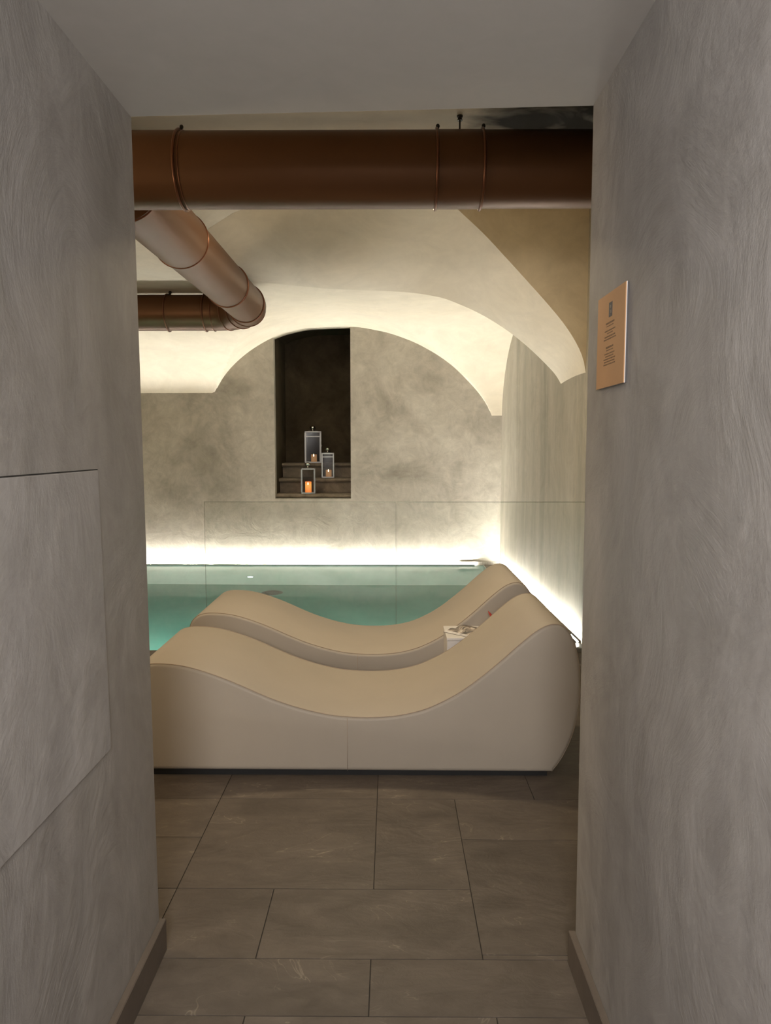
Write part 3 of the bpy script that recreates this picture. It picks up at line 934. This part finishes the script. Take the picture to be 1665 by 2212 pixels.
# ------------------------------------------------------------------ niche steps
def step_block(label, y0, ztop, zbot, yfar, nose=0.028):
    t = thing('niche_step', label, 'step', (0, y0, zbot), 0, 'stone steps inside the niche')
    bm = bmesh.new()
    n = 30
    rows = []
    hh = ztop - zbot
    prof = [(0.075, 0), (0.060, hh * 0.5), (0.065, hh - 0.052), (0.012, hh - 0.044), (0.001, hh - 0.034), (-0.003, hh - 0.02), (0.004, hh - 0.007), (0.022, hh), (yfar - y0, ztop - zbot)]
    xa, xb = NX0 + 0.004, NX1 - 0.004
    for i in range(n + 1):
        x = xa + (xb - xa) * i / n
        wob = 0.006 * noise.noise(Vector((x * 3, y0 * 7, 1)))
        w2 = 0.005 * noise.noise(Vector((x * 9, y0 * 3, 5)))
        rows.append([bm.verts.new((x, p[0] + (w2 if j < 7 else 0), max(0, p[1] + (wob if j > 0 else 0)))) for j, p in enumerate(prof)])
    for a, b in zip(rows, rows[1:]):
        for j in range(len(prof) - 1): bm.faces.new([a[j], b[j], b[j + 1], a[j + 1]])
    obj('tread', bm, M['nichestep'], t, smooth=True, angle=0.7)
    return t
step_block('lowest worn stone step in the niche, under the glowing candle lantern', 8.76, 0.835, NZ0, 9.03)
step_block('middle worn stone step in the niche, under the medium lantern', 9.00, 1.012, 0.836, 9.29)
step_block('top worn stone step in the niche, under the tallest lantern', 9.26, 1.190, 1.013, 9.655)

# ------------------------------------------------------------------ lanterns
def lantern(label, loc, w, h, rz, ball, candle, cr, ch, cmat, lab2, top_band=True, cx=0.0):
    t = thing('lantern', label, 'lantern', loc, rz, 'steel candle lanterns in the niche')
    p = 0.016 if w > 0.18 else 0.013
    hw = w / 2
    bm = bmesh.new()
    for sx in (-1, 1):
        for sy in (-1, 1):
            box(bm, sx * hw - (p if sx > 0 else 0), sy * hw - (p if sy > 0 else 0), 0.012, sx * hw + (0 if sx > 0 else p), sy * hw + (0 if sy > 0 else p), h)
    for z0, z1 in ((0.0, 0.014), (h - 0.014, h)):
        box(bm, -hw, -hw, z0, hw, -hw + p, z1); box(bm, -hw, hw - p, z0, hw, hw, z1)
        box(bm, -hw, -hw + p, z0, -hw + p, hw - p, z1); box(bm, hw - p, -hw + p, z0, hw, hw - p, z1)
    if top_band:
        box(bm, -hw + p, -hw, h * 0.82, hw - p, -hw + 0.006, h * 0.82 + 0.012)
        box(bm, -hw + p, hw - 0.006, h * 0.82, hw - p, hw, h * 0.82 + 0.012)
    obj('frame', bm, M['chrome'], t)
    obj('base', boxbm(-hw + 0.002, -hw + 0.002, 0.001, hw - 0.002, hw - 0.002, 0.010), M['chrome'], t)
    bm = bmesh.new()
    lathe(bm, [(hw * 0.98, 0), (hw * 0.8, 0.006), (hw * 0.35, 0.010), (0, 0.012)], (0, 0, h), 4)
    bmesh.ops.rotate(bm, verts=bm.verts, cent=(0, 0, h), matrix=Matrix.Rotation(PI / 4, 3, 'Z'))
    obj('lid', bm, M['chrome'], t)
    for sx, sy in ((0, -1), (0, 1), (1, 0), (-1, 0)):
        bm = bmesh.new()
        if sx == 0: box(bm, -hw + p, sy * (hw - 0.006) - 0.001, 0.014, hw - p, sy * (hw - 0.006) + 0.001, h - 0.014)
        else: box(bm, sx * (hw - 0.006) - 0.001, -hw + p, 0.014, sx * (hw - 0.006) + 0.001, hw - p, h - 0.014)
        obj('pane', bm, M['lglass'], t)
    bm = bmesh.new()
    b = ball
    lathe(bm, [(b * 0.9, 0), (b * 0.55, 0.006), (b * 0.40, 0.014), (b * 0.5, 0.020), (b * 0.8, 0.026), (b, 0.026 + b * 0.4), (b * 0.95, 0.026 + b * 0.7), (b * 0.6, 0.026 + b), (0, 0.026 + b * 1.15)], (0, 0, h + 0.006), 20)
    obj('finial', bm, M['bright_steel'], t, smooth=True)
    if top_band:
        bm = bmesh.new()
        torus(bm, (0, 0.0, h + 0.036), 'Y', 0.036 if w > 0.18 else 0.026, 0.003, 28, 6)
        obj('carry_ring', bm, M['rod'], t, smooth=True)
    bm = bmesh.new(); lathe(bm, [(0, 0.0), (0.007, 0), (0.007, 0.02), (0, 0.022)], (hw + 0.004, -hw + 0.01, h * 0.52), 8)
    obj('latch', bm, M['chrome'], t, smooth=True, angle=0.5)
    # candle: a thing of its own inside the lantern
    c = thing('pillar_candle', lab2, 'candle', (loc[0] + cx, loc[1] - 0.01, loc[2] + 0.0105), 0, 'pillar candles in the lanterns')
    bm = bmesh.new()
    lathe(bm, [(0, 0), (cr, 0), (cr, ch * 0.97), (cr * 0.93, ch), (cr * 0.75, ch * 0.96), (cr * 0.4, ch * 0.93), (0, ch * 0.92)], (0, 0, 0), 24)
    obj('wax', bm, M[cmat], c, smooth=True, angle=0.6)
    bm = bmesh.new()
    lathe(bm, [(0, 0), (0.005, 0.006), (0.0065, 0.014), (0.004, 0.026), (0, 0.038)], (0, -cr * 0.97, ch * 0.70), 10)
    obj('flame', bm, M['flame'], c, smooth=True)
    return t
lantern('tallest steel lantern, on the top step of the niche', (-0.995, 9.42, 1.192), 0.205, 0.395, math.radians(8), 0.038, 1, 0.037, 0.095, 'candle_dim', 'short dim cream candle in the tallest lantern', cx=0.015)
lantern('medium steel lantern on the middle step, right of the other two', (-0.785, 9.16, 1.014), 0.152, 0.305, math.radians(6), 0.032, 1, 0.036, 0.085, 'candle_dim', 'short dim cream candle in the right-hand medium lantern', cx=0.012)
lantern('lowest steel lantern with the glowing orange candle, on the bottom step', (-1.000, 8.885, 0.837), 0.165, 0.30, math.radians(9), 0.034, 1, 0.0375, 0.13, 'candle_hot', 'glowing orange candle in the lowest lantern', top_band=False, cx=0.005)
